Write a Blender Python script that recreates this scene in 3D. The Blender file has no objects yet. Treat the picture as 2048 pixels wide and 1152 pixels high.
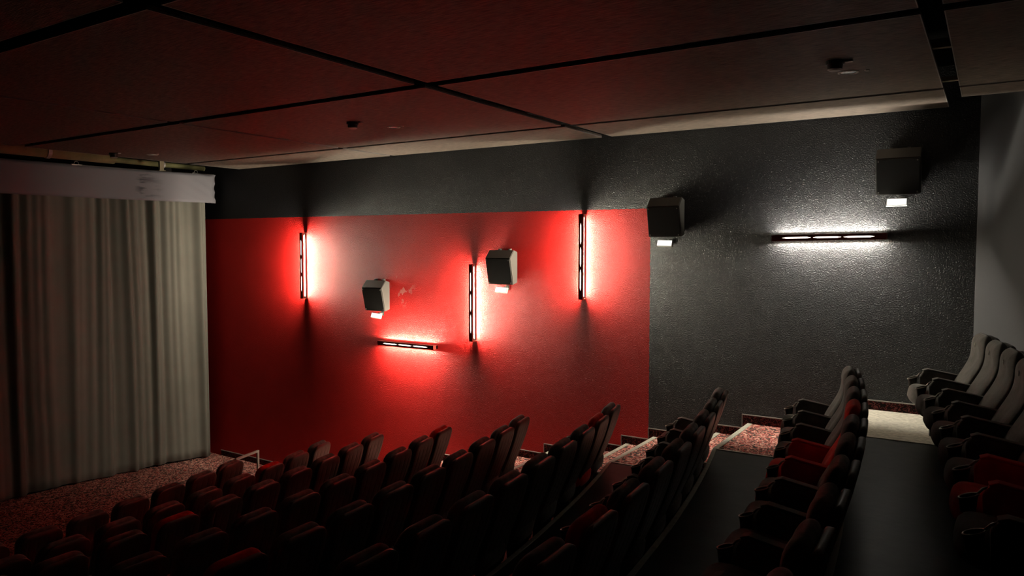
import bpy, bmesh, math, random
from mathutils import Vector, Matrix

random.seed(7)
S = bpy.context.scene
COL = S.collection
Z0 = 4.29                      # camera height above the front floor; heights below are given from eye level

# ------------------------------------------------------------------ camera, world, exposure
cam_d = bpy.data.cameras.new('camera')
cam_d.sensor_width = 36.0
cam_d.lens = 36.0 * 1495.0 / 2048.0
cam_d.clip_start = 0.05
cam = bpy.data.objects.new('camera', cam_d)
COL.objects.link(cam)
cam.location = (0, 0, Z0)
cam.rotation_euler = (math.radians(90) - math.atan(81 / 1495), 0, math.radians(32.7))
S.camera = cam
w = bpy.data.worlds.new('world')
S.world = w
w.use_nodes = True
w.node_tree.nodes['Background'].inputs[0].default_value = (0, 0, 0, 1)
w.node_tree.nodes['Background'].inputs[1].default_value = 0.0
S.view_settings.view_transform = 'Standard'
S.view_settings.look = 'None'
S.view_settings.gamma = 1.0
S.view_settings.use_curve_mapping = False
S.view_settings.exposure = 0.0
S.cycles.use_denoising = True
S.cycles.diffuse_bounces = 6
S.cycles.sample_clamp_indirect = 6.0
TUBE = 2250.0                   # emission of the fluorescent tubes
FLOOD = 1.3                    # weak glow of the small floodlights

# ------------------------------------------------------------------ helpers
def link(name, me, parent=None, mats=()):
    o = bpy.data.objects.new(name, me)
    COL.objects.link(o)
    if parent is not None:
        o.parent = parent
    if me is not None:
        for m in mats:
            me.materials.append(m)
    return o

def empty(name, loc=(0, 0, 0), rz=0.0):
    o = bpy.data.objects.new(name, None)
    COL.objects.link(o)
    o.location = loc
    o.rotation_euler = (0, 0, rz)
    o.empty_display_size = 0.1
    return o

def tag(o, label, cat, group=None):
    o['label'] = label
    o['category'] = cat
    if group:
        o['group'] = group
    return o

def structure(o):
    o['kind'] = 'structure'
    return o

def mesh_from_bm(bm, smooth=False):
    me = bpy.data.meshes.new('mesh')
    bmesh.ops.recalc_face_normals(bm, faces=bm.faces)
    bm.to_mesh(me)
    bm.free()
    if smooth:
        for p in me.polygons:
            p.use_smooth = True
    return me

def box(bm, lo, hi, M=None):
    vs = [bm.verts.new(Vector((lo[0] if i & 1 == 0 else hi[0], lo[1] if i & 2 == 0 else hi[1], lo[2] if i & 4 == 0 else hi[2]))) for i in range(8)]
    for f in ((0, 2, 3, 1), (4, 5, 7, 6), (0, 1, 5, 4), (2, 6, 7, 3), (0, 4, 6, 2), (1, 3, 7, 5)):
        bm.faces.new([vs[i] for i in f])
    if M is not None:
        for v in vs:
            v.co = M @ v.co
    return vs

def box_mesh(lo, hi, bevel=0.0):
    bm = bmesh.new()
    box(bm, lo, hi)
    if bevel:
        bmesh.ops.bevel(bm, geom=bm.edges[:], offset=bevel, segments=2, affect='EDGES', profile=0.5)
    return mesh_from_bm(bm)

def prism_xy(pts, z0, z1):
    bm = bmesh.new()
    a = [bm.verts.new((x, y, z0)) for x, y in pts]
    b = [bm.verts.new((x, y, z1)) for x, y in pts]
    bm.faces.new(a)
    bm.faces.new(b)
    n = len(pts)
    for i in range(n):
        bm.faces.new((a[i], a[(i + 1) % n], b[(i + 1) % n], b[i]))
    return mesh_from_bm(bm)

def prism_xz(pts, y0, y1, bevel=0.0, seg=2, smooth=False):
    bm = bmesh.new()
    a = [bm.verts.new((x, y0, z)) for x, z in pts]
    b = [bm.verts.new((x, y1, z)) for x, z in pts]
    bm.faces.new(a)
    bm.faces.new(b)
    n = len(pts)
    for i in range(n):
        bm.faces.new((a[i], a[(i + 1) % n], b[(i + 1) % n], b[i]))
    bmesh.ops.recalc_face_normals(bm, faces=bm.faces)
    if bevel:
        bmesh.ops.bevel(bm, geom=bm.edges[:], offset=bevel, segments=seg, affect='EDGES', profile=0.5, clamp_overlap=True)
    return mesh_from_bm(bm, smooth)

def cyl(bm, p0, p1, r0, r1=None, n=12, caps=True):
    r1 = r0 if r1 is None else r1
    p0, p1 = Vector(p0), Vector(p1)
    d = (p1 - p0).normalized()
    a = d.orthogonal().normalized()
    b = d.cross(a)
    A, B = [], []
    for i in range(n):
        t = 2 * math.pi * i / n
        e = a * math.cos(t) + b * math.sin(t)
        A.append(bm.verts.new(p0 + e * r0))
        B.append(bm.verts.new(p1 + e * r1))
    for i in range(n):
        bm.faces.new((A[i], A[(i + 1) % n], B[(i + 1) % n], B[i]))
    if caps:
        bm.faces.new(A)
        bm.faces.new(B)

def tube(bm, pts, r, n=8, closed=False):
    pts = [Vector(p) for p in pts]
    rings = []
    m = len(pts)
    up = None
    for i, p in enumerate(pts):
        q0 = pts[(i - 1) % m] if (closed or i > 0) else p
        q1 = pts[(i + 1) % m] if (closed or i < m - 1) else p
        d = (q1 - q0).normalized()
        if up is None:
            up = d.orthogonal().normalized()
        up = (up - d * up.dot(d)).normalized()
        s = d.cross(up)
        rings.append([bm.verts.new(p + (up * math.cos(2 * math.pi * k / n) + s * math.sin(2 * math.pi * k / n)) * r) for k in range(n)])
    for i in range(m if closed else m - 1):
        A, B = rings[i], rings[(i + 1) % m]
        for k in range(n):
            bm.faces.new((A[k], A[(k + 1) % n], B[(k + 1) % n], B[k]))
    if not closed:
        bm.faces.new(rings[0])
        bm.faces.new(rings[-1])

def superbox(c, h, n=4.5, k=8, M=None):
    bm = bmesh.new()
    bmesh.ops.create_cube(bm, size=2.0)
    bmesh.ops.subdivide_edges(bm, edges=bm.edges[:], cuts=k, use_grid_fill=True)
    for v in bm.verts:
        p = Vector([math.copysign(abs(math.sin(q * math.pi / 2)), q) for q in v.co])
        s = (abs(p.x) ** n + abs(p.y) ** n + abs(p.z) ** n) ** (1.0 / n)
        p = p / s
        v.co = Vector((p.x * h[0], p.y * h[1], p.z * h[2]))
        if M is not None:
            v.co = M @ v.co
        v.co += Vector(c)
    return mesh_from_bm(bm, True)

def pillow(half_w, z0, z1, xf, xb, rt, rb, n=3.0, nt=2.2, nu=14, nv=22, front_mod=None, back_mod=None):
    """upright padded slab: half width, front and back surface given over height; rounded rim"""
    bm = bmesh.new()
    us = [math.sin((-1 + 2 * i / nu) * math.pi / 2) for i in range(nu + 1)]
    vs = [0.5 - 0.5 * math.cos(math.pi * j / nv) for j in range(nv + 1)]
    def E(u, z):
        e = (max(0.0, 1 - abs(u) ** n)) ** (1.0 / n)
        t = max(0.0, (z - (z1 - rt)) / rt)
        b = max(0.0, ((z0 + rb) - z) / rb)
        return e * max(0.0, 1 - t ** nt) ** (1.0 / nt) * max(0.0, 1 - b ** nt) ** (1.0 / nt)
    grid = {}
    for j, v in enumerate(vs):
        z = z0 + (z1 - z0) * v
        for i, u in enumerate(us):
            y = u * half_w(z)
            a, b = xb(z), xf(z)
            mid, hf = (a + b) / 2, (b - a) / 2
            e = E(u, z)
            edge = i in (0, nu) or j in (0, nv)
            fx = mid + hf * e + (front_mod(y, z) * e if front_mod else 0)
            bx = mid - hf * e + (back_mod(y, z) * e if back_mod else 0)
            if edge:
                vv = bm.verts.new((mid, y, z))
                grid[i, j, 0] = grid[i, j, 1] = vv
            else:
                grid[i, j, 0] = bm.verts.new((fx, y, z))
                grid[i, j, 1] = bm.verts.new((bx, y, z))
    for j in range(nv):
        for i in range(nu):
            for s in (0, 1):
                q = [grid[i, j, s], grid[i + 1, j, s], grid[i + 1, j + 1, s], grid[i, j + 1, s]]
                if len(set(q)) == 4:
                    try:
                        bm.faces.new(q if s == 0 else q[::-1])
                    except ValueError:
                        pass
    return mesh_from_bm(bm, True)

# ------------------------------------------------------------------ materials
def nodes(name):
    m = bpy.data.materials.new(name)
    m.use_nodes = True
    nt = m.node_tree
    return m, nt, nt.nodes['Principled BSDF']

def mat(name, col, rough=0.5, spec=0.5, metal=0.0, var=0.0, vscale=8.0, bump=0.0, bscale=200.0, sheen=0.0, stretch=(1, 1, 1), bdist=0.01):
    m, nt, b = nodes(name)
    b.inputs['Roughness'].default_value = rough
    b.inputs['Specular IOR Level'].default_value = spec
    b.inputs['Metallic'].default_value = metal
    b.inputs['Base Color'].default_value = (*col, 1)
    if sheen:
        b.inputs['Sheen Weight'].default_value = sheen
        b.inputs['Sheen Roughness'].default_value = 0.4
    tc = nt.nodes.new('ShaderNodeTexCoord')
    mp = nt.nodes.new('ShaderNodeMapping')
    mp.inputs['Scale'].default_value = stretch
    nt.links.new(tc.outputs['Object'], mp.inputs['Vector'])
    if var:
        n = nt.nodes.new('ShaderNodeTexNoise')
        n.inputs['Scale'].default_value = vscale
        n.inputs['Detail'].default_value = 6
        nt.links.new(mp.outputs[0], n.inputs['Vector'])
        r = nt.nodes.new('ShaderNodeValToRGB')
        r.color_ramp.elements[0].position = 0.3
        r.color_ramp.elements[1].position = 0.7
        r.color_ramp.elements[0].color = (*[c * (1 - var) for c in col], 1)
        r.color_ramp.elements[1].color = (*[min(1, c * (1 + var)) for c in col], 1)
        nt.links.new(n.outputs[0], r.inputs[0])
        nt.links.new(r.outputs[0], b.inputs['Base Color'])
    if bump:
        n = nt.nodes.new('ShaderNodeTexNoise')
        n.inputs['Scale'].default_value = bscale
        n.inputs['Detail'].default_value = 3
        nt.links.new(mp.outputs[0], n.inputs['Vector'])
        bp = nt.nodes.new('ShaderNodeBump')
        bp.inputs['Strength'].default_value = bump
        bp.inputs['Distance'].default_value = bdist
        nt.links.new(n.outputs[0], bp.inputs['Height'])
        nt.links.new(bp.outputs[0], b.inputs['Normal'])
    return m

def emit(name, col, strength):
    m, nt, b = nodes(name)
    b.inputs['Base Color'].default_value = (*col, 1)
    b.inputs['Emission Color'].default_value = (*col, 1)
    b.inputs['Emission Strength'].default_value = strength
    return m

def wall_mat():
    """woodchip wall painted black, with a red field; paint colours meet at a slightly ragged edge"""
    m, nt, b = nodes('side_wall_paint')
    N, L = nt.nodes.new, nt.links.new
    tc = N('ShaderNodeTexCoord')
    sx = N('ShaderNodeSeparateXYZ')
    L(tc.outputs['Object'], sx.inputs[0])
    nz = N('ShaderNodeTexNoise'); nz.inputs['Scale'].default_value = 25
    L(tc.outputs['Object'], nz.inputs['Vector'])
    def math_(op, a, bb, c=None):
        n = N('ShaderNodeMath'); n.operation = op
        for i, q in enumerate((a, bb, c)):
            if q is None: continue
            if isinstance(q, (int, float)): n.inputs[i].default_value = q
            else: L(q, n.inputs[i])
        return n.outputs[0]
    rag = math_('MULTIPLY_ADD', nz.outputs[0], 0.022, -0.011)
    zc = math_('ADD', sx.outputs['Z'], rag)
    xc = math_('ADD', sx.outputs['X'], rag)
    zline = math_('MULTIPLY_ADD', sx.outputs['X'], -0.005, Z0 + 0.51)     # top edge of the red field sags a little
    mask = math_('MULTIPLY', math_('LESS_THAN', zc, zline), math_('LESS_THAN', xc, -3.925))
    # colours with slight variation
    v = N('ShaderNodeTexNoise'); v.inputs['Scale'].default_value = 3; v.inputs['Detail'].default_value = 8
    L(tc.outputs['Object'], v.inputs['Vector'])
    red = N('ShaderNodeValToRGB'); L(v.outputs[0], red.inputs[0])
    red.color_ramp.elements[0].color = (0.48, 0.0085, 0.0065, 1); red.color_ramp.elements[0].position = 0.3
    red.color_ramp.elements[1].color = (0.54, 0.010, 0.008, 1); red.color_ramp.elements[1].position = 0.7
    blk = N('ShaderNodeValToRGB'); L(v.outputs[0], blk.inputs[0])
    blk.color_ramp.elements[0].color = (0.0095, 0.0095, 0.012, 1); blk.color_ramp.elements[0].position = 0.3
    blk.color_ramp.elements[1].color = (0.014, 0.014, 0.017, 1); blk.color_ramp.elements[1].position = 0.7
    mx = N('ShaderNodeMix'); mx.data_type = 'RGBA'
    L(mask, mx.inputs[0]); L(blk.outputs[0], mx.inputs[6]); L(red.outputs[0], mx.inputs[7])
    # pale plaster scuffs beside the low speaker
    sc = N('ShaderNodeTexNoise'); sc.inputs['Scale'].default_value = 9; sc.inputs['Detail'].default_value = 5
    mp = N('ShaderNodeMapping'); mp.inputs['Scale'].default_value = (1, 1, 0.6); mp.inputs['Rotation'].default_value = (0, 0.7, 0)
    L(tc.outputs['Object'], mp.inputs[0]); L(mp.outputs[0], sc.inputs['Vector'])
    d = N('ShaderNodeVectorMath'); d.operation = 'DISTANCE'
    L(tc.outputs['Object'], d.inputs[0]); d.inputs[1].default_value = (-8.36, 9.6, Z0 - 0.72)
    near = N('ShaderNodeMapRange'); L(d.outputs['Value'], near.inputs[0])
    near.inputs[1].default_value = 0.05; near.inputs[2].default_value = 0.33; near.inputs[3].default_value = 1; near.inputs[4].default_value = 0
    sm = math_('MULTIPLY', math_('GREATER_THAN', sc.outputs[0], 0.60), near.outputs[0])
    mx2 = N('ShaderNodeMix'); mx2.data_type = 'RGBA'
    L(math_('MULTIPLY', sm, 0.35), mx2.inputs[0]); L(mx.outputs[2], mx2.inputs[6]); mx2.inputs[7].default_value = (0.5, 0.4, 0.35, 1)
    L(mx2.outputs[2], b.inputs['Base Color'])
    # woodchip relief
    bn = N('ShaderNodeTexNoise'); bn.inputs['Scale'].default_value = 75; bn.inputs['Detail'].default_value = 4
    L(tc.outputs['Object'], bn.inputs['Vector'])
    bp = N('ShaderNodeBump'); bp.inputs['Strength'].default_value = 1.0; bp.inputs['Distance'].default_value = 0.014
    L(bn.outputs[0], bp.inputs['Height']); L(bp.outputs[0], b.inputs['Normal'])
    L(math_('MULTIPLY_ADD', mask, 0.20, 0.42), b.inputs['Roughness'])     # red emulsion is duller than the black
    L(math_('MULTIPLY_ADD', mask, -0.2, 0.4), b.inputs['Specular IOR Level'])
    return m

def carpet_mat(name, cols, scale):
    m, nt, b = nodes(name)
    N, L = nt.nodes.new, nt.links.new
    tc = N('ShaderNodeTexCoord')
    n1 = N('ShaderNodeTexNoise'); n1.inputs['Scale'].default_value = scale; n1.inputs['Detail'].default_value = 0.6; n1.inputs['Distortion'].default_value = 0.9
    L(tc.outputs['Object'], n1.inputs['Vector'])
    r = N('ShaderNodeValToRGB'); r.color_ramp.interpolation = 'CONSTANT'
    e = r.color_ramp.elements
    e[0].position = 0.0; e[0].color = (*cols[0], 1)
    e[1].position = 0.40; e[1].color = (*cols[1], 1)
    for p, c in zip((0.46, 0.54, 0.60), cols[2:]):
        x = e.new(p); x.color = (*c, 1)
    L(n1.outputs[0], r.inputs[0]); L(r.outputs[0], b.inputs['Base Color'])
    b.inputs['Roughness'].default_value = 0.95
    b.inputs['Specular IOR Level'].default_value = 0.15
    bn = N('ShaderNodeTexNoise'); bn.inputs['Scale'].default_value = 320
    L(tc.outputs['Object'], bn.inputs['Vector'])
    bp = N('ShaderNodeBump'); bp.inputs['Strength'].default_value = 0.5; bp.inputs['Distance'].default_value = 0.004
    L(bn.outputs[0], bp.inputs['Height']); L(bp.outputs[0], b.inputs['Normal'])
    return m

M_WALL = wall_mat()
M_GREYWALL = mat('grey_wall_paint', (0.065, 0.065, 0.068), 0.7, 0.3, bump=0.2, bscale=60, bdist=0.004)
M_BLACK = mat('black_void_paint', (0.012, 0.011, 0.011), 0.9, 0.1)
M_CARPET = carpet_mat('patterned_carpet', [(0.05, 0.045, 0.04), (0.42, 0.045, 0.04), (0.68, 0.43, 0.35), (0.40, 0.05, 0.045), (0.07, 0.055, 0.05)], 18)
M_SKIRT = carpet_mat('skirting_carpet', [(0.02, 0.01, 0.01), (0.035, 0.006, 0.008), (0.16, 0.05, 0.05), (0.03, 0.006, 0.008), (0.012, 0.01, 0.01)], 26)
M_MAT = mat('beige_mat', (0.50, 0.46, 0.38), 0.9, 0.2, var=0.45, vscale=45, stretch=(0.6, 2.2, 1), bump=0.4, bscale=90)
M_VINYL = mat('black_vinyl_floor', (0.022, 0.021, 0.019), 0.34, 0.5, var=0.5, vscale=5, bump=0.12, bscale=14, bdist=0.01)
M_NOSE = mat('aluminium_nosing', (0.60, 0.57, 0.48), 0.45, 0.5, metal=0.25, var=0.15, vscale=20)
M_TRIM = mat('skirting_top_trim', (0.35, 0.32, 0.30), 0.4, 0.5, metal=0.3)
M_PANEL = mat('ceiling_board', (0.14, 0.110, 0.088), 0.58, 0.25, var=0.6, vscale=9, stretch=(1.0, 7, 4), bump=0.6, bscale=16, bdist=0.012)
M_BATTEN = mat('pale_batten', (0.35, 0.30, 0.2), 0.6, 0.4)
M_CURTAIN = mat('grey_curtain_cloth', (0.175, 0.167, 0.143), 0.92, 0.15, var=0.05, vscale=3, bump=0.15, bscale=500, bdist=0.002, sheen=0.1)
M_GAPSHADE = mat('black_gap_shade', (0.01, 0.01, 0.01), 0.9, 0.1)  # flat black standing for shade below the drape
M_PIPE = mat('green_brown_pipe', (0.16, 0.15, 0.07), 0.5, 0.4, var=0.4, vscale=3)
M_SPK = mat('speaker_cabinet', (0.085, 0.082, 0.074), 0.38, 0.5, bump=0.15, bscale=220, bdist=0.003)
M_GRILLE = mat('speaker_grille', (0.03, 0.029, 0.027), 0.35, 0.5, bump=0.2, bscale=400, bdist=0.002)
M_SCREW = mat('bright_screw', (0.7, 0.68, 0.62), 0.3, 0.5, metal=0.8)
M_LAMPPLATE = mat('lamp_plate_lacquer', (0.20, 0.03, 0.02), 0.5, 0.3)
M_LAMPWHITE = mat('lamp_reflector_white', (0.06, 0.055, 0.05), 0.6, 0.2)
M_TUBE = emit('fluorescent_tube', (1.0, 0.90, 0.70), TUBE)
M_TUBE_DIM = emit('cool_fluorescent_tube', (1.0, 0.94, 0.80), TUBE * 0.75)
M_SLOT = emit('slot_diffuser', (1.0, 0.93, 0.80), 3.0)
M_FLOOD = emit('floodlight_lens', (1.0, 0.97, 0.9), FLOOD)
M_FLBODY = mat('floodlight_body', (0.5, 0.5, 0.48), 0.4, 0.5)
M_DETECT = mat('detector_black', (0.02, 0.018, 0.017), 0.35, 0.5)
M_DETRIM = mat('detector_rim', (0.6, 0.57, 0.52), 0.4, 0.5)
M_CHROME = mat('downlight_chrome', (0.75, 0.72, 0.7), 0.12, 0.5, metal=1.0)
M_RAIL = mat('white_rail_paint', (0.72, 0.68, 0.62), 0.4, 0.5)
M_FAB = mat('charcoal_velour', (0.155, 0.145, 0.135), 0.85, 0.25, var=0.3, vscale=14, bump=0.3, bscale=40, sheen=0.35, bdist=0.006)
M_FABR = mat('red_velour', (0.80, 0.03, 0.016), 0.85, 0.2, var=0.15, vscale=14, bump=0.3, bscale=40, sheen=0.2, bdist=0.006)
M_SHELL = mat('brown_leatherette', (0.085, 0.066, 0.055), 0.42, 0.5, var=0.2, vscale=10, bump=0.1, bscale=150, bdist=0.003)
M_PLASTIC = mat('black_plastic', (0.012, 0.012, 0.012), 0.4, 0.5)
M_METAL = mat('brushed_metal', (0.55, 0.52, 0.48), 0.35, 0.5, metal=0.9)
M_STITCH = mat('pale_stitching', (0.55, 0.53, 0.48), 0.8, 0.2)

# valance cloth with grey stains near its end
def valance_mat():
    m, nt, b = nodes('lilac_grey_valance')
    N, L = nt.nodes.new, nt.links.new
    tc = N('ShaderNodeTexCoord')
    n1 = N('ShaderNodeTexNoise'); n1.inputs['Scale'].default_value = 2.5; n1.inputs['Detail'].default_value = 6
    mp = N('ShaderNodeMapping'); mp.inputs['Scale'].default_value = (1, 1.0, 5)
    L(tc.outputs['Object'], mp.inputs[0]); L(mp.outputs[0], n1.inputs['Vector'])
    d = N('ShaderNodeSeparateXYZ'); L(tc.outputs['Object'], d.inputs[0])
    g = N('ShaderNodeMapRange'); L(d.outputs['Y'], g.inputs[0])
    g.inputs[1].default_value = 8.15; g.inputs[2].default_value = 8.55; g.inputs[3].default_value = 1; g.inputs[4].default_value = 0
    g2 = N('ShaderNodeMapRange'); L(d.outputs['Y'], g2.inputs[0])
    g2.inputs[1].default_value = 8.0; g2.inputs[2].default_value = 8.12
    mu = N('ShaderNodeMath'); mu.operation = 'MULTIPLY'; L(g.outputs[0], mu.inputs[0]); L(g2.outputs[0], mu.inputs[1])
    th = N('ShaderNodeMapRange'); L(n1.outputs[0], th.inputs[0]); th.inputs[1].default_value = 0.5; th.inputs[2].default_value = 0.62
    mm = N('ShaderNodeMath'); mm.operation = 'MULTIPLY'; L(mu.outputs[0], mm.inputs[0]); L(th.outputs[0], mm.inputs[1])
    mx = N('ShaderNodeMix'); mx.data_type = 'RGBA'
    L(mm.outputs[0], mx.inputs[0]); mx.inputs[6].default_value = (0.19, 0.18, 0.205, 1); mx.inputs[7].default_value = (0.06, 0.06, 0.075, 1)
    L(mx.outputs[2], b.inputs['Base Color'])
    b.inputs['Roughness'].default_value = 0.7
    return m
M_VALANCE = valance_mat()

# ------------------------------------------------------------------ plan
WY = 9.6                         # side wall
AISLE = 8.17                     # seats' side of the stepped aisle
CEIL = Z0 + 1.54
ARC_X, ARC_Y = -28.0, 2.6      # common centre of the curved rows
def bow(y, xe, ref=7.9):
    r = xe - ARC_X
    return math.sqrt(r * r - (y - ARC_Y) ** 2) - math.sqrt(r * r - (ref - ARC_Y) ** 2)
ROWS = [  # name, X of the seat-back top at Y 7.9, floor level from the eye, Y of the seat next to the wall
    ('front row by the curtain', -9.69, -4.29, 7.05),
    ('second row from the curtain', -8.46, -4.04, 7.90),
    ('third row from the curtain', -7.36, -3.77, 7.90),
    ('fourth row from the curtain', -6.11, -3.50, 7.90),
    ('fifth row from the curtain', -4.86, -3.205, 7.90),
    ('sixth row from the curtain', -3.60, -2.905, 7.90),
    ('seventh row from the curtain', -2.325, -2.60, 7.90),
    ('second row from the back', -1.03, -2.25, 7.90),
    ('back row', 0.16, -1.90, 8.38),
]
PITCH = 0.583

# ------------------------------------------------------------------ shell of the room
side = link('wall_right', box_mesh((-15.0, WY, 0), (-0.15, WY + 0.2, CEIL + 0.6)), mats=[M_WALL])
structure(side)
rear_path = [(-0.15, 9.6), (0.42, 9.08), (1.25, 8.7), (1.5, 5.5), (1.55, 2.6), (1.5, -0.5), (1.3, -4.7)]
outer = [(x + 0.2, y + 0.1) for x, y in rear_path]
structure(link('wall_rear', prism_xy(rear_path + outer[::-1], 0, CEIL + 0.6), mats=[M_GREYWALL]))
structure(link('wall_left', box_mesh((-15.0, -4.9, 0), (1.6, -4.7, CEIL + 0.6)), mats=[M_BLACK]))
structure(link('wall_front', box_mesh((-15.0, -4.7, 0), (-14.8, WY, CEIL + 0.6)), mats=[M_BLACK]))

ceil = structure(link('ceiling', box_mesh((-15.0, -4.7, CEIL + 0.45), (1.7, WY, CEIL + 0.6)), mats=[M_BLACK]))
def panel(x0, x1, y0, y1, z=CEIL):
    p = link('ceiling_panel', box_mesh((x0, y0, z), (x1, y1, z + 0.035), 0.004), ceil, [M_PANEL])
    bm = bmesh.new()
    t, e = 0.006, 0.001  # pale strips added to stand for light caught along the board edges
    for lo, hi in (((x0 - e, y0 - e), (x1 + e, y0 + t)), ((x0 - e, y1 - t), (x1 + e, y1 + e)), ((x0 - e, y0 + t), (x0 + t, y1 - t)), ((x1 - t, y0 + t), (x1 + e, y1 - t))):
        box(bm, (*lo, z - 0.002), (*hi, z + 0.012))
    link('panel_edge_highlight', mesh_from_bm(bm), p, [M_TRIM])
xs = [(-12.53, -8.59), (-8.50, -4.65), (-4.49, -0.447)]
ys = [(8.49, 9.57), (5.69, 8.39), (2.87, 5.53), (0.0, 2.71), (-2.8, -0.16), (-4.66, -2.96)]
for a, b in xs:
    for c, d in ys:
        panel(a, b, c, d)
for c, d in ys[1:]:
    panel(-0.31, 1.18, c, d)
panel(-0.31, 0.38, 8.46, 9.0)
for y in (8.36, 6.95, 4.2):
    link('batten', box_mesh((-0.47, y - 0.03, CEIL + 0.05), (-0.29, y + 0.03, CEIL + 0.09)), ceil, [M_BATTEN])

# ------------------------------------------------------------------ floors
floor = structure(link('floor', box_mesh((-15.0, -4.7, -0.2), (1.7, WY, 0.0)), mats=[M_CARPET]))
def nose_x(i, y):                 # front edge of the tier that carries row i
    return ROWS[i - 1][1] - 0.185 + bow(y, ROWS[i - 1][1])
YS = [AISLE - k * (AISLE + 4.7) / 40 for k in range(41)]
for i in range(1, 9):
    lo, z = [(nose_x(i, y), y) for y in YS], Z0 + ROWS[i][2]
    hi = [(nose_x(i + 1, y), y) for y in YS] if i < 8 else [(1.48, YS[0]), (1.48, YS[-1])]
    link('tier_floor', prism_xy(lo + hi[::-1], 0.0, z), floor, [M_VINYL])
    bm = bmesh.new()              # rounded metal strip along the tier edge
    prof = [(-0.006, -0.045), (-0.008, 0.002), (0.0, 0.006), (0.038, 0.006), (0.038, 0.0)]
    rings = [[bm.verts.new((x + a, y, z + c)) for a, c in prof] for x, y in lo]
    for r0, r1 in zip(rings, rings[1:]):
        for k in range(len(prof) - 1):
            bm.faces.new((r0[k], r0[k + 1], r1[k + 1], r1[k]))
    link('edge_strip', mesh_from_bm(bm), floor, [M_NOSE])

steps = []                        # (x of the front edge, level) of the carpeted aisle stair
for i in range(1, 9):
    xe = nose_x(i, AISLE)
    xp = nose_x(i - 1, AISLE) if i > 1 else xe - 1.2
    zl, zh = ROWS[i - 1][2], ROWS[i][2]
    steps.append((xp + 0.68 * (xe - xp), (zl + zh) / 2))
    steps.append((xe, zh))
for k, (x, z) in enumerate(steps):
    x1 = steps[k + 1][0] if k + 1 < len(steps) else -0.02
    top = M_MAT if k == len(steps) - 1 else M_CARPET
    pts = (x, x1)
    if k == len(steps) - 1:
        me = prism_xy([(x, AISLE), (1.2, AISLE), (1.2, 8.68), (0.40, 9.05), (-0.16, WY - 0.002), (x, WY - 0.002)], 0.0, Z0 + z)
    else:
        me = box_mesh((x, AISLE, 0.0), (x1, WY - 0.002, Z0 + z))
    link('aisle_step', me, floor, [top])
    link('step_edge_strip', box_mesh((x - 0.006, AISLE, Z0 + z - 0.035), (x + 0.055, WY - 0.012, Z0 + z + 0.006), 0.003), floor, [M_NOSE])
    link('aisle_side_strip', box_mesh((x + 0.05, AISLE - 0.012, Z0 + z - 0.01), (x1 - 0.01, AISLE + 0.014, Z0 + z + 0.008), 0.003), floor, [M_NOSE])

skirt = structure(empty('baseboard_right', (0, 0, 0)))
edges = [(-13.3, -4.29)] + steps
for k, (x, z) in enumerate(edges):
    x1 = edges[k + 1][0] - 0.07 if k + 1 < len(edges) else -0.18
    xa = x - 0.07 if k else x
    link('skirting_board', box_mesh((xa, WY - 0.012, Z0 + z - (0.18 if k else 0)), (x1, WY, Z0 + z + 0.105)), skirt, [M_SKIRT])
    bm = bmesh.new()
    box(bm, (xa - 0.008, WY - 0.018, Z0 + z + 0.105), (x1, WY, Z0 + z + 0.116))
    if k:
        box(bm, (xa - 0.008, WY - 0.018, Z0 + edges[k - 1][1]), (xa, WY, Z0 + z + 0.105))
    link('skirting_trim', mesh_from_bm(bm), skirt, [M_TRIM])

# ------------------------------------------------------------------ curtain and valance
def screen_x(y):
    return -13.90 + 0.036 * max(0.0, y - 5.6) ** 2
def curtain():
    bm = bmesh.new()
    nu, nv = 900, 30
    y0, y1 = -4.5, 9.40
    z0, z1 = 0.035, Z0 + 1.05
    rows = []
    for j in range(nv + 1):
        v = j / nv
        z = z0 + (z1 - z0) * v
        r = []
        for i in range(nu + 1):
            y = y0 + (y1 - y0) * i / nu
            s = y + 0.05 * math.sin(2.1 * y + 1.5 * v) + 0.03 * math.sin(5.3 * y - 2.0 * v)
            dense = 0.55 + 0.45 * max(0.0, min(1.0, (y - 6.6) / 1.6))
            fold = math.sin(2 * math.pi * s / 0.46) + 0.6 * math.sin(2 * math.pi * s / 0.29 + 1.1 + 0.5 * v) + 0.45 * dense * math.sin(2 * math.pi * s / 0.155 + 2.0)
            amp = 0.070 * (0.45 + 0.55 * math.sin(1.7 * y + 0.6) ** 2) * (0.65 + 0.35 * v)
            end = 1.0 - max(0.0, (y - 9.3) / 0.1)
            r.append(bm.verts.new((screen_x(y) + amp * fold * end, y + 0.012 * math.cos(2 * math.pi * s / 0.46), z + 0.012 * math.sin(3.1 * y) * (1 - v))))
        rows.append(r)
    for j in range(nv):
        for i in range(nu):
            bm.faces.new((rows[j][i], rows[j][i + 1], rows[j + 1][i + 1], rows[j + 1][i]))
    return mesh_from_bm(bm, True)
ct = empty('stage_curtain', (-13.8, 5.0, 0))
tag(ct, 'pale grey pleated curtain covering the cinema screen from valance to carpet', 'curtain')
c = link('drape', curtain(), ct, [M_CURTAIN]); c.location = (13.8, -5.0, 0)
sm = c.modifiers.new('thickness', 'SOLIDIFY'); sm.thickness = 0.006
bm = bmesh.new()
gap_line = [(screen_x(y) - 0.12, y) for y in [9.38 - k * 0.25 for k in range(56)]]  # black strip put in as the shadow line under the lifted curtain
for (a, b), (c2, d) in zip(gap_line, gap_line[1:]):
    q = [bm.verts.new(p) for p in ((a, b, 0.003), (c2, d, 0.003), (c2, d, 0.06), (a, b, 0.06))]
    bm.faces.new(q)
bmesh.ops.remove_doubles(bm, verts=bm.verts, dist=1e-4)
h = link('curtain_gap_shade', mesh_from_bm(bm), ct, [M_GAPSHADE]); h.location = (13.8, -5.0, 0)
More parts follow.
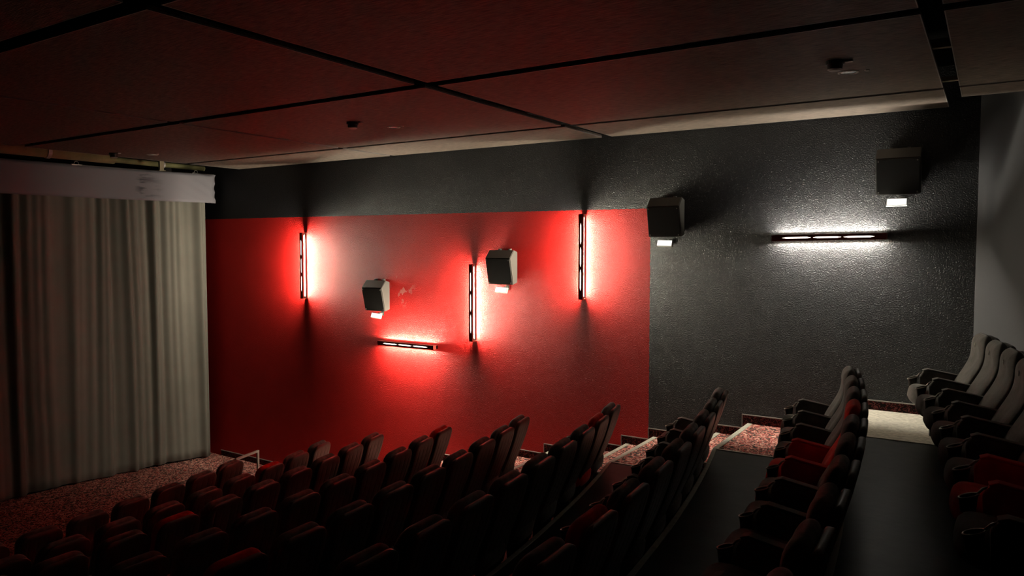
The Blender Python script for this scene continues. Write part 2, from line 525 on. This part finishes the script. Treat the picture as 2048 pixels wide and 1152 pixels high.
sm = h.modifiers.new('thickness', 'SOLIDIFY'); sm.thickness = 0.03

def valance():
    bm = bmesh.new()
    n, nv = 160, 10
    rows = []
    for i in range(n + 1):
        y = 9.50 - (9.50 + 4.5) * i / n
        r = []
        for j in range(nv + 1):
            v = j / nv
            k = max(0.0, 1 - (9.50 - y) / 0.9)
            wr = 0.016 * k * math.sin(20 * (v - (9.50 - y) * 0.9)) + 0.012 * math.sin(2.3 * y) + 0.003 * math.sin(11 * y + 3 * v)
            zz = Z0 + 0.89 + 0.565 * v - 0.012 * k * math.sin(math.pi * v)
            r.append(bm.verts.new((screen_x(y) + 0.16 + wr, y + 0.025 * k * k * (1 - 4 * (v - 0.5) ** 2) * -1, zz)))
        rows.append(r)
    for a, b in zip(rows, rows[1:]):
        for j in range(nv):
            bm.faces.new((a[j], a[j + 1], b[j + 1], b[j]))
    return mesh_from_bm(bm, True)
va = empty('curtain_valance', (-13.7, 5.0, Z0 + 0.9))
tag(va, 'stained lilac-grey cloth valance hanging across the top of the curtain', 'valance')
o = link('cloth', valance(), va, [M_VALANCE]); o.location = (13.7, -5.0, -Z0 - 0.9)
sm = o.modifiers.new('thickness', 'SOLIDIFY'); sm.thickness = 0.008; sm.offset = -1
bm = bmesh.new()
pr = [(screen_x(y) + 0.14, y, Z0 + 1.455) for y in [9.49 - k * 0.35 for k in range(41)]]
tube(bm, pr, 0.012, 6)
o = link('top_batten', mesh_from_bm(bm), va, [M_TRIM]); o.location = (13.7, -5.0, -Z0 - 0.9)
for y in (9.15, 7.05, 4.9):
    bm = bmesh.new()
    x = screen_x(y) + 0.14
    tube(bm, [(x, y - 0.05, Z0 + 1.455), (x, y - 0.03, Z0 + 1.51), (x, y, Z0 + 1.525), (x, y + 0.03, Z0 + 1.51), (x, y + 0.05, Z0 + 1.455)], 0.005, 6)
    box(bm, (x - 0.02, y - 0.09, Z0 + 1.45), (x + 0.02, y + 0.09, Z0 + 1.47))
    o = link('hanging_hook', mesh_from_bm(bm), va, [M_METAL]); o.location = (13.7, -5.0, -Z0 - 0.9)

# pipes and hanger in the gap between ceiling and valance
def pipe(x, z, r, label):
    bm = bmesh.new()
    cyl(bm, (0, -4.6, 0), (0, 9.5 if r < 0.1 else 7.4, 0), r, n=20)
    p = empty('ceiling_pipe', (x, 0, z))
    tag(p, label, 'pipe')
    link('pipe_run', mesh_from_bm(bm, True), p, [M_PIPE])
    for y in (8.6, 6.3, 4.0):
        if r >= 0.1 and y > 7.4: continue
        bm = bmesh.new()
        cyl(bm, (0, y - 0.03, 0), (0, y + 0.03, 0), r + 0.012, n=20)
        box(bm, (-0.012, y - 0.02, r), (0.012, y + 0.02, CEIL + 0.45 - z))
        link('pipe_clamp', mesh_from_bm(bm), p, [M_TRIM])
pipe(-13.12, CEIL + 0.035, 0.10, 'thick greenish pipe running behind the front edge of the ceiling')
pipe(-13.55, CEIL + 0.06, 0.05, 'thin greenish pipe just above the top of the valance')
bm = bmesh.new()
box(bm, (-13.02, 8.18, CEIL - 0.11), (-12.97, 8.26, CEIL + 0.45))
box(bm, (-13.04, 8.16, CEIL - 0.125), (-12.95, 8.28, CEIL - 0.11))
tag(link('ceiling_hanger', mesh_from_bm(bm), mats=[M_BATTEN]), 'pale upright hanger bracket between ceiling edge and valance', 'bracket')

# ------------------------------------------------------------------ wall lamps (local: length along z, +y away from the wall into the room is -Y world)
def wall_lamp(x, z, horizontal, label, length=1.22, tilt=0.0, tube_mat=None):
    r = empty('wall_lamp', (x, WY, Z0 + z))
    r.rotation_euler = (0, (math.pi / 2 if horizontal else 0) + tilt, 0)
    tag(r, label, 'lamp', 'fluorescent wall lamps')
    H = length / 2
    bm = bmesh.new()
    hw, hd = (0.028, 0.046) if horizontal else (0.018, 0.035)
    box(bm, (-hw, -hd, -H), (hw, -0.002, H))
    link('housing', mesh_from_bm(bm), r, [M_LAMPWHITE])
    # front plate with three long slots
    bm = bmesh.new()
    pw, sw = 0.034, 0.009
    y0, y1 = -0.118, -0.112
    L3 = (length - 0.26) / 3
    box(bm, (-pw, y0, -H), (-sw, y1, H))
    box(bm, (sw, y0, -H), (pw, y1, H))
    cuts = [(-H, -H + 0.12)]
    for k in range(1, 3):
        zc = -H + 0.13 + k * L3
        cuts.append((zc - 0.010, zc + 0.010))
    cuts.append((H - 0.12, H))
    for a, b in cuts:
        box(bm, (-sw, y0, a), (sw, y1, b))
    for k in range(3):            # rounded slot ends
        a = -H + 0.13 + k * L3
        for zc, s in ((a + (0.010 if k else -0.01), 1), (a + L3 - (0.010 if k < 2 else -0.01), -1)):
            for sg in (-1, 1):
                v = [bm.verts.new(p) for p in ((sg * sw, y0, zc), (sg * sw, y0, zc + s * 0.05), (0, y0, zc))]
                u = [bm.verts.new((q.co.x, y1, q.co.z)) for q in v]
                bm.faces.new(v); bm.faces.new(u)
                for i in range(3):
                    bm.faces.new((v[i], v[(i + 1) % 3], u[(i + 1) % 3], u[i]))
    for sg in (-1, 1):            # folded side lips of the front plate
        box(bm, (sg * pw - 0.002, y1, -H), (sg * pw + 0.002, -0.091, H))
    link('front_plate', mesh_from_bm(bm), r, [M_LAMPPLATE])
    link('slot_diffuser', box_mesh((-pw + 0.004, y1 + 0.002, -H + 0.02), (pw - 0.004, y1 + 0.005, H - 0.02)), r, [M_SLOT])
    for s in (-1, 1):
        z1, z2 = sorted((s * H, s * (H - 0.012)))
        link('end_cap', box_mesh((-pw, y1, z1), (pw, -0.002, z2)), r, [M_LAMPPLATE])
    bm = bmesh.new()
    cyl(bm, (0, -0.078, -H + 0.03), (0, -0.078, H - 0.03), 0.0045, n=8)
    t = link('fluorescent_tube', mesh_from_bm(bm, False), r, [tube_mat or M_TUBE])
    for s in (-1, 1):
        z1, z2 = sorted((s * (H - 0.012), s * (H - 0.045)))
        link('tube_holder', box_mesh((-0.012, -0.095, z1), (0.012, -0.035, z2)), r, [M_LAMPWHITE])
    return r
wall_lamp(-10.70, -0.335, False, 'upright slotted fluorescent lamp nearest the curtain on the red wall')
wall_lamp(-6.86, -0.868, False, 'upright slotted fluorescent lamp low between the two middle speakers on the red wall')
wall_lamp(-4.93, -0.135, False, 'upright slotted fluorescent lamp by the right border of the red wall')
wall_lamp(-8.22, -1.632, True, 'level slotted fluorescent lamp glowing low on the red wall')
wall_lamp(-1.655, 0.122, True, 'level slotted fluorescent lamp with dark red front on the black wall', length=1.27, tilt=-0.012, tube_mat=M_TUBE_DIM)

# ------------------------------------------------------------------ speakers and floodlights
SPK_MESH = None
def speaker(x, z, label, flabel, tilt):
    global SPK_MESH
    W, Hh = 0.225, 0.262
    r = empty('wall_speaker', (x, WY, Z0 + z - Hh))
    tag(r, label, 'speaker', 'surround speakers on the side wall')
    prof = [(-0.03, 0.03), (-0.03, 2 * Hh - 0.03), (-0.13, 2 * Hh), (-0.245, 2 * Hh - 0.125), (-0.155, 0.0)]   # (y, z)
    if SPK_MESH is None:
        bm = bmesh.new()
        a = [bm.verts.new((-W, y, q)) for y, q in prof]
        b = [bm.verts.new((W, y, q)) for y, q in prof]
        bm.faces.new(a); bm.faces.new(b)
        for i in range(5):
            bm.faces.new((a[i], a[(i + 1) % 5], b[(i + 1) % 5], b[i]))
        bmesh.ops.recalc_face_normals(bm, faces=bm.faces)
        bmesh.ops.bevel(bm, geom=bm.edges[:], offset=0.008, segments=2, affect='EDGES')
        cab = mesh_from_bm(bm); cab.materials.append(M_SPK)
        # grille sits on the sloping front
        p, q = Vector((0, -0.155, 0.0)), Vector((0, -0.245, 2 * Hh - 0.125))
        d = (q - p).normalized(); nrm = Vector((0, -d.z, d.y))
        bm = bmesh.new()
        ln = (q - p).length
        Mx = Matrix(((1, 0, 0, 0), (0, nrm.y, d.y, p.y), (0, nrm.z, d.z, p.z), (0, 0, 0, 1)))
        box(bm, (-W + 0.012, -0.002, 0.012), (W - 0.012, 0.008, ln - 0.012), Mx)
        gr = mesh_from_bm(bm); gr.materials.append(M_GRILLE)
        sc = []
        for sx_ in (-1, 1):
            for t in (0.03, ln - 0.03):
                bm = bmesh.new()
                c0 = Vector((sx_ * (W - 0.03), 0, 0)) + p + d * t
                cyl(bm, c0 + nrm * 0.006, c0 + nrm * 0.013, 0.008, n=8)
                me = mesh_from_bm(bm); me.materials.append(M_SCREW); sc.append(me)
        bm = bmesh.new()
        box(bm, (-0.16, -0.032, 0.06), (0.16, 0.0, 2 * Hh - 0.06))
        for sx_ in (-0.09, 0.09):
            box(bm, (sx_ - 0.015, -0.05, 2 * Hh - 0.06), (sx_ + 0.015, -0.001, 2 * Hh + 0.02))
            cyl(bm, (sx_, -0.045, 2 * Hh + 0.005), (sx_, -0.07, 2 * Hh + 0.005), 0.010, n=8)
        br = mesh_from_bm(bm); br.materials.append(M_SPK)
        SPK_MESH = (cab, gr, sc, br)
    cab, gr, sc, br = SPK_MESH
    link('cabinet', cab, r); link('grille', gr, r); link('mounting_bracket', br, r)
    for me in sc:
        link('screw', me, r)
    # floodlight below
    f = empty('floodlight', (x, WY, Z0 + z - Hh - 0.07))
    tag(f, flabel, 'floodlight', 'small floodlights under the speakers')
    bm = bmesh.new()
    cyl(bm, (0.03, 0, 0.025), (0.03, -0.10, 0.025), 0.016, n=10)
    box(bm, (0.0, -0.004, -0.02), (0.06, 0.0, 0.055))
    link('wall_arm', mesh_from_bm(bm), f, [M_SPK])
    Mr = Matrix.Translation((-0.01, -0.125, -0.012)) @ Matrix.Rotation(tilt, 4, 'Y') @ Matrix.Rotation(-0.30, 4, 'X')
    bm = bmesh.new(); box(bm, (-0.105, -0.008, -0.042), (0.105, 0.03, 0.042), Mr)
    link('lamp_body', mesh_from_bm(bm), f, [M_FLBODY])
    bm = bmesh.new(); box(bm, (-0.098, -0.012, -0.036), (0.098, -0.008, 0.036), Mr)
    link('lens', mesh_from_bm(bm), f, [M_FLOOD])
speaker(-8.84, -0.82, 'wedge-shaped speaker lowest on the red wall, above the level lamp', 'small white floodlight under the lowest speaker on the red wall', 0.06)
speaker(-6.27, -0.30, 'wedge-shaped speaker on the red wall, right of an upright lamp', 'small white floodlight under the speaker beside the low upright lamp', 0.04)
speaker(-3.66, 0.40, 'wedge-shaped speaker where the red field meets the black wall', 'small white floodlight under the speaker at the red and black border', 0.03)
speaker(-0.915, 0.855, 'wedge-shaped speaker highest on the black wall, above the level lamp', 'bright white floodlight under the highest speaker near the grey wall', 0.0)

# ------------------------------------------------------------------ ceiling fittings
for (sx_, sy), (dx, dy), where in (((-12.13, 6.85), (-11.78, 7.30), 'ceiling panel nearest the curtain'), ((-6.68, 6.77), (-6.50, 7.32), 'middle ceiling panel'), ((-1.143, 6.73), (-1.112, 7.21), 'ceiling panel over the back rows')):
    r = empty('smoke_detector', (sx_, sy, CEIL))
    tag(r, 'round dark smoke detector on the ' + where, 'detector', 'ceiling smoke detectors')
    bm = bmesh.new(); cyl(bm, (0, 0, 0), (0, 0, -0.03), 0.074, 0.072, 24)
    link('base', mesh_from_bm(bm), r, [M_DETECT])
    bm = bmesh.new(); cyl(bm, (0, 0, -0.03), (0, 0, -0.068), 0.062, 0.058, 24)
    link('sensor_head', mesh_from_bm(bm), r, [M_DETECT])
    bm = bmesh.new(); cyl(bm, (0, 0, -0.068), (0, 0, -0.08), 0.058, 0.042, 24)
    link('cap', mesh_from_bm(bm), r, [M_DETRIM])
    link('label_plate', box_mesh((0.075, -0.005, -0.016), (0.135, 0.045, 0.0), 0.002), r, [M_DETRIM])
    r = empty('downlight', (dx, dy, CEIL))
    tag(r, 'recessed chrome downlight, unlit, in the ' + where, 'downlight', 'recessed ceiling downlights')
    bm = bmesh.new()
    for (r0, r1, z0, z1) in ((0.088, 0.088, 0.0, -0.006), (0.088, 0.074, -0.006, -0.008), (0.074, 0.070, -0.008, -0.002)):
        cyl(bm, (0, 0, z0), (0, 0, z1), r0, r1, 28, caps=False)
    link('trim_ring', mesh_from_bm(bm, True), r, [M_DETRIM])
    bm = bmesh.new()
    bmesh.ops.create_uvsphere(bm, u_segments=24, v_segments=12, radius=0.072)
    bmesh.ops.delete(bm, geom=[v for v in bm.verts if v.co.z > 0.001], context='VERTS')
    for v in bm.verts:
        v.co.z = v.co.z * 0.16 - 0.001
    link('reflector', mesh_from_bm(bm, True), r, [M_CHROME])
    bm = bmesh.new(); cyl(bm, (0.15, 0.0, 0), (0.15, 0.0, -0.008), 0.022, 0.018, 14)
    link('indicator', mesh_from_bm(bm), r, [M_RAIL])

# ------------------------------------------------------------------ low rail beside the front row
ra = empty('handrail', (-10.1, 7.75, 0))
tag(ra, 'low white tubular rail standing beside the end of the front row', 'rail')
a, b = (0.06, -0.24), (-0.05, 0.26)
for p in (a, b):
    bm = bmesh.new(); box(bm, (p[0] - 0.016, p[1] - 0.016, 0), (p[0] + 0.016, p[1] + 0.016, 0.92))
    link('post', mesh_from_bm(bm), ra, [M_RAIL])
    link('foot_plate', box_mesh((p[0] - 0.05, p[1] - 0.05, 0), (p[0] + 0.05, p[1] + 0.05, 0.008)), ra, [M_RAIL])
bm = bmesh.new()
ang = math.atan2(b[1] - a[1], b[0] - a[0])
ln = math.hypot(b[0] - a[0], b[1] - a[1])
box(bm, (-0.016, -0.018, 0.905), (ln + 0.016, 0.018, 0.937), Matrix.Translation((a[0], a[1], 0)) @ Matrix.Rotation(ang, 4, 'Z'))
link('top_bar', mesh_from_bm(bm), ra, [M_RAIL])

# ------------------------------------------------------------------ cinema seats (local: +x faces the screen, z = 0 on the floor, back top at x = 0)
HT = 1.08
def s_of(z): return min(1.0, max(0.0, (z - 0.28) / (HT - 0.28)))
def shell_back(z): return 0.005 + 0.285 * (1 - s_of(z)) ** 1.35
def shell_front(z): return shell_back(z) + 0.055
def cush_back(z): return shell_back(z) + 0.050
def cush_front(z):
    s = s_of(z)
    return shell_back(z) + 0.145 + 0.030 * math.exp(-((s - 0.36) / 0.16) ** 2) + 0.020 * math.exp(-((s - 0.92) / 0.12) ** 2) - 0.012 * math.exp(-((s - 0.68) / 0.12) ** 2)
def rounded(w0, top, r, taper):
    def f(z):
        wz = w0 - taper * max(0.0, (0.80 - z) / 0.5)
        t = z - (top - r)
        if t > 0:
            wz = wz - r + math.sqrt(max(0.0, r * r - t * t))
        return wz
    return f
def groove(y, z):
    g = 0.0
    for c in (-0.155, -0.055, 0.055, 0.155):
        g = max(g, math.exp(-((y - c) / 0.009) ** 2))
    for c in (0.80, 0.83, 0.86):
        if -0.16 < y < 0.16 and c < 0.9:
            g = max(g, 0.8 * math.exp(-((z - c) / 0.006) ** 2)) if abs(y) < 0.11 else g
    return 0.006 * g * min(1.0, max(0.0, (1.0 - z) / 0.08))
ME_SHELL = pillow(rounded(0.240, HT - 0.022, 0.12, 0.045), 0.28, HT - 0.022, shell_front, shell_back, 0.045, 0.03, n=7, nt=2.5, nu=64, nv=60, back_mod=groove)
ME_BACK = pillow(rounded(0.244, HT, 0.13, 0.03), 0.36, HT, cush_front, cush_back, 0.075, 0.10, n=3.2, nt=2.3, nu=18, nv=30,
                 front_mod=lambda y, z: -0.022 * math.exp(-(y / 0.12) ** 2) * (1 if z < 0.95 else 0.4))
Mr = Matrix.Rotation(-0.20, 4, 'Y')
ME_SEAT = superbox((0.465, 0, 0.425), (0.27, 0.240, 0.095), 4.0, 8, Mr)
ARMP = [(0.31, 0.20), (0.205, 0.585), (0.25, 0.618), (0.53, 0.668), (0.575, 0.652), (0.60, 0.60), (0.585, 0.20)]
ME_ARM = prism_xz(ARMP, -0.034, 0.034, 0.014, 3, True)
ME_ARMTOP = prism_xz([(0.215, 0.592), (0.255, 0.619), (0.53, 0.669), (0.57, 0.655), (0.576, 0.667), (0.532, 0.683), (0.252, 0.632), (0.205, 0.600)], -0.036, 0.036, 0.004, 2)
bm = bmesh.new()
# cup holder: hoop and cup at the front of the arm
def hoop(r, z, n=14):
    return [(0.662 + r * math.cos(2 * math.pi * k / n), r * 0.85 * math.sin(2 * math.pi * k / n), z + 0.35 * (-(r * math.cos(2 * math.pi * k / n)))) for k in range(n)]
tube(bm, hoop(0.046, 0.585), 0.0055, 6, True)
tube(bm, [(0.57, 0.0, 0.645), (0.598, 0.0, 0.632), (0.620, 0.0, 0.603)], 0.007, 6)
ME_HOOP = mesh_from_bm(bm, True)
bm = bmesh.new()
A = [bm.verts.new(p) for p in hoop(0.045, 0.585)]
B = [bm.verts.new((0.662 + (p[0] - 0.662) * 0.8, p[1] * 0.8, 0.50 - 0.1 * (p[0] - 0.662))) for p in hoop(0.045, 0.585)]
for k in range(14):
    bm.faces.new((A[k], A[(k + 1) % 14], B[(k + 1) % 14], B[k]))
bm.faces.new(B)
ME_CUP = mesh_from_bm(bm, True)
bm = bmesh.new()
box(bm, (0.26, -0.05, 0.0), (0.44, 0.05, 0.012))
box(bm, (0.31, -0.028, 0.01), (0.39, 0.028, 0.34))
box(bm, (0.24, -0.19, 0.29), (0.30, 0.19, 0.34))
ME_PED = mesh_from_bm(bm)
bm = bmesh.new()
box(bm, (0.33, -0.025, 0.0), (0.50, 0.025, 0.21))
ME_FOOT = mesh_from_bm(bm)
bm = bmesh.new()
xm = cush_front(0.975) - 0.004
box(bm, (xm, -0.004, 0.955), (xm + 0.006, 0.004, 0.995)); box(bm, (xm, -0.014, 0.978), (xm + 0.006, 0.014, 0.985))
ME_STITCH = mesh_from_bm(bm); ME_STITCH.materials.append(M_STITCH)

for me, m in ((ME_SHELL, M_SHELL), (ME_HOOP, M_METAL), (ME_CUP, M_PLASTIC), (ME_PED, M_PLASTIC), (ME_FOOT, M_PLASTIC)):
    me.materials.append(m)
def both(me):
    r = me.copy(); me.materials.append(M_FAB); r.materials.append(M_FABR); return (me, r)
ME_BACK, ME_SEAT, ME_ARM, ME_ARMTOP = both(ME_BACK), both(ME_SEAT), both(ME_ARM), both(ME_ARMTOP)

def arm(root, y, red):
    for name, me in (('armrest', ME_ARM[red]), ('arm_pad', ME_ARMTOP[red]), ('arm_foot', ME_FOOT)):
        o = link(name, me, root); o.location = (0, y, 0)
        if name == 'armrest': a0 = o
    h = link('cup_holder', ME_CUP, root); h.location = (0, y, 0)
    link('cup_holder_rim', ME_HOOP, h)

def seat(x, y, z, rz, red, red_arm, label, group, last=False, stitch=False, red_last=False):
    r = empty('cinema_seat', (x, y, z), rz)
    tag(r, label, 'seat', group)
    b = link('backrest', ME_BACK[red], r)
    if stitch:
        link('stitched_mark', ME_STITCH, b)
    link('back_shell', ME_SHELL, r)
    link('seat_cushion', ME_SEAT[red], r)
    link('pedestal', ME_PED, r)
    arm(r, -PITCH / 2, red_arm)
    if last:
        arm(r, PITCH / 2, red_last)
    return r

ORD = ['end seat beside the aisle', 'second seat from the aisle', 'third seat from the aisle', 'fourth seat from the aisle', 'fifth seat from the aisle', 'sixth seat from the aisle', 'seventh seat from the aisle', 'eighth seat from the aisle', 'ninth seat from the aisle', 'tenth seat from the aisle', 'eleventh seat from the aisle']
COUNT = [8, 10, 10, 10, 10, 10, 10, 10, 8]
RED = {1: {2}, 2: {6}, 3: {0}, 4: {8}, 5: {1}, 6: {7}, 7: {3}, 8: {6}}
for i, (rn, xe, lev, yend) in enumerate(ROWS):
    for k in range(COUNT[i]):
        y = yend - k * (PITCH if i < 8 else 0.577)
        red = int(k in RED.get(i, ()))
        ra_ = int(red or (k - 1) in RED.get(i, ()))
        phi = math.asin((y - ARC_Y) / (xe - ARC_X))
        kind = 'red upholstered cinema seat' if red else ('grey cinema seat' if i == 8 else 'dark cinema seat')
        seat(xe + bow(y, xe), y, Z0 + lev, math.pi + phi, red, ra_, kind + ', ' + ORD[k] + ' in the ' + rn,
             'seats in the ' + rn, last=(k == COUNT[i] - 1), stitch=(i == 8), red_last=red)
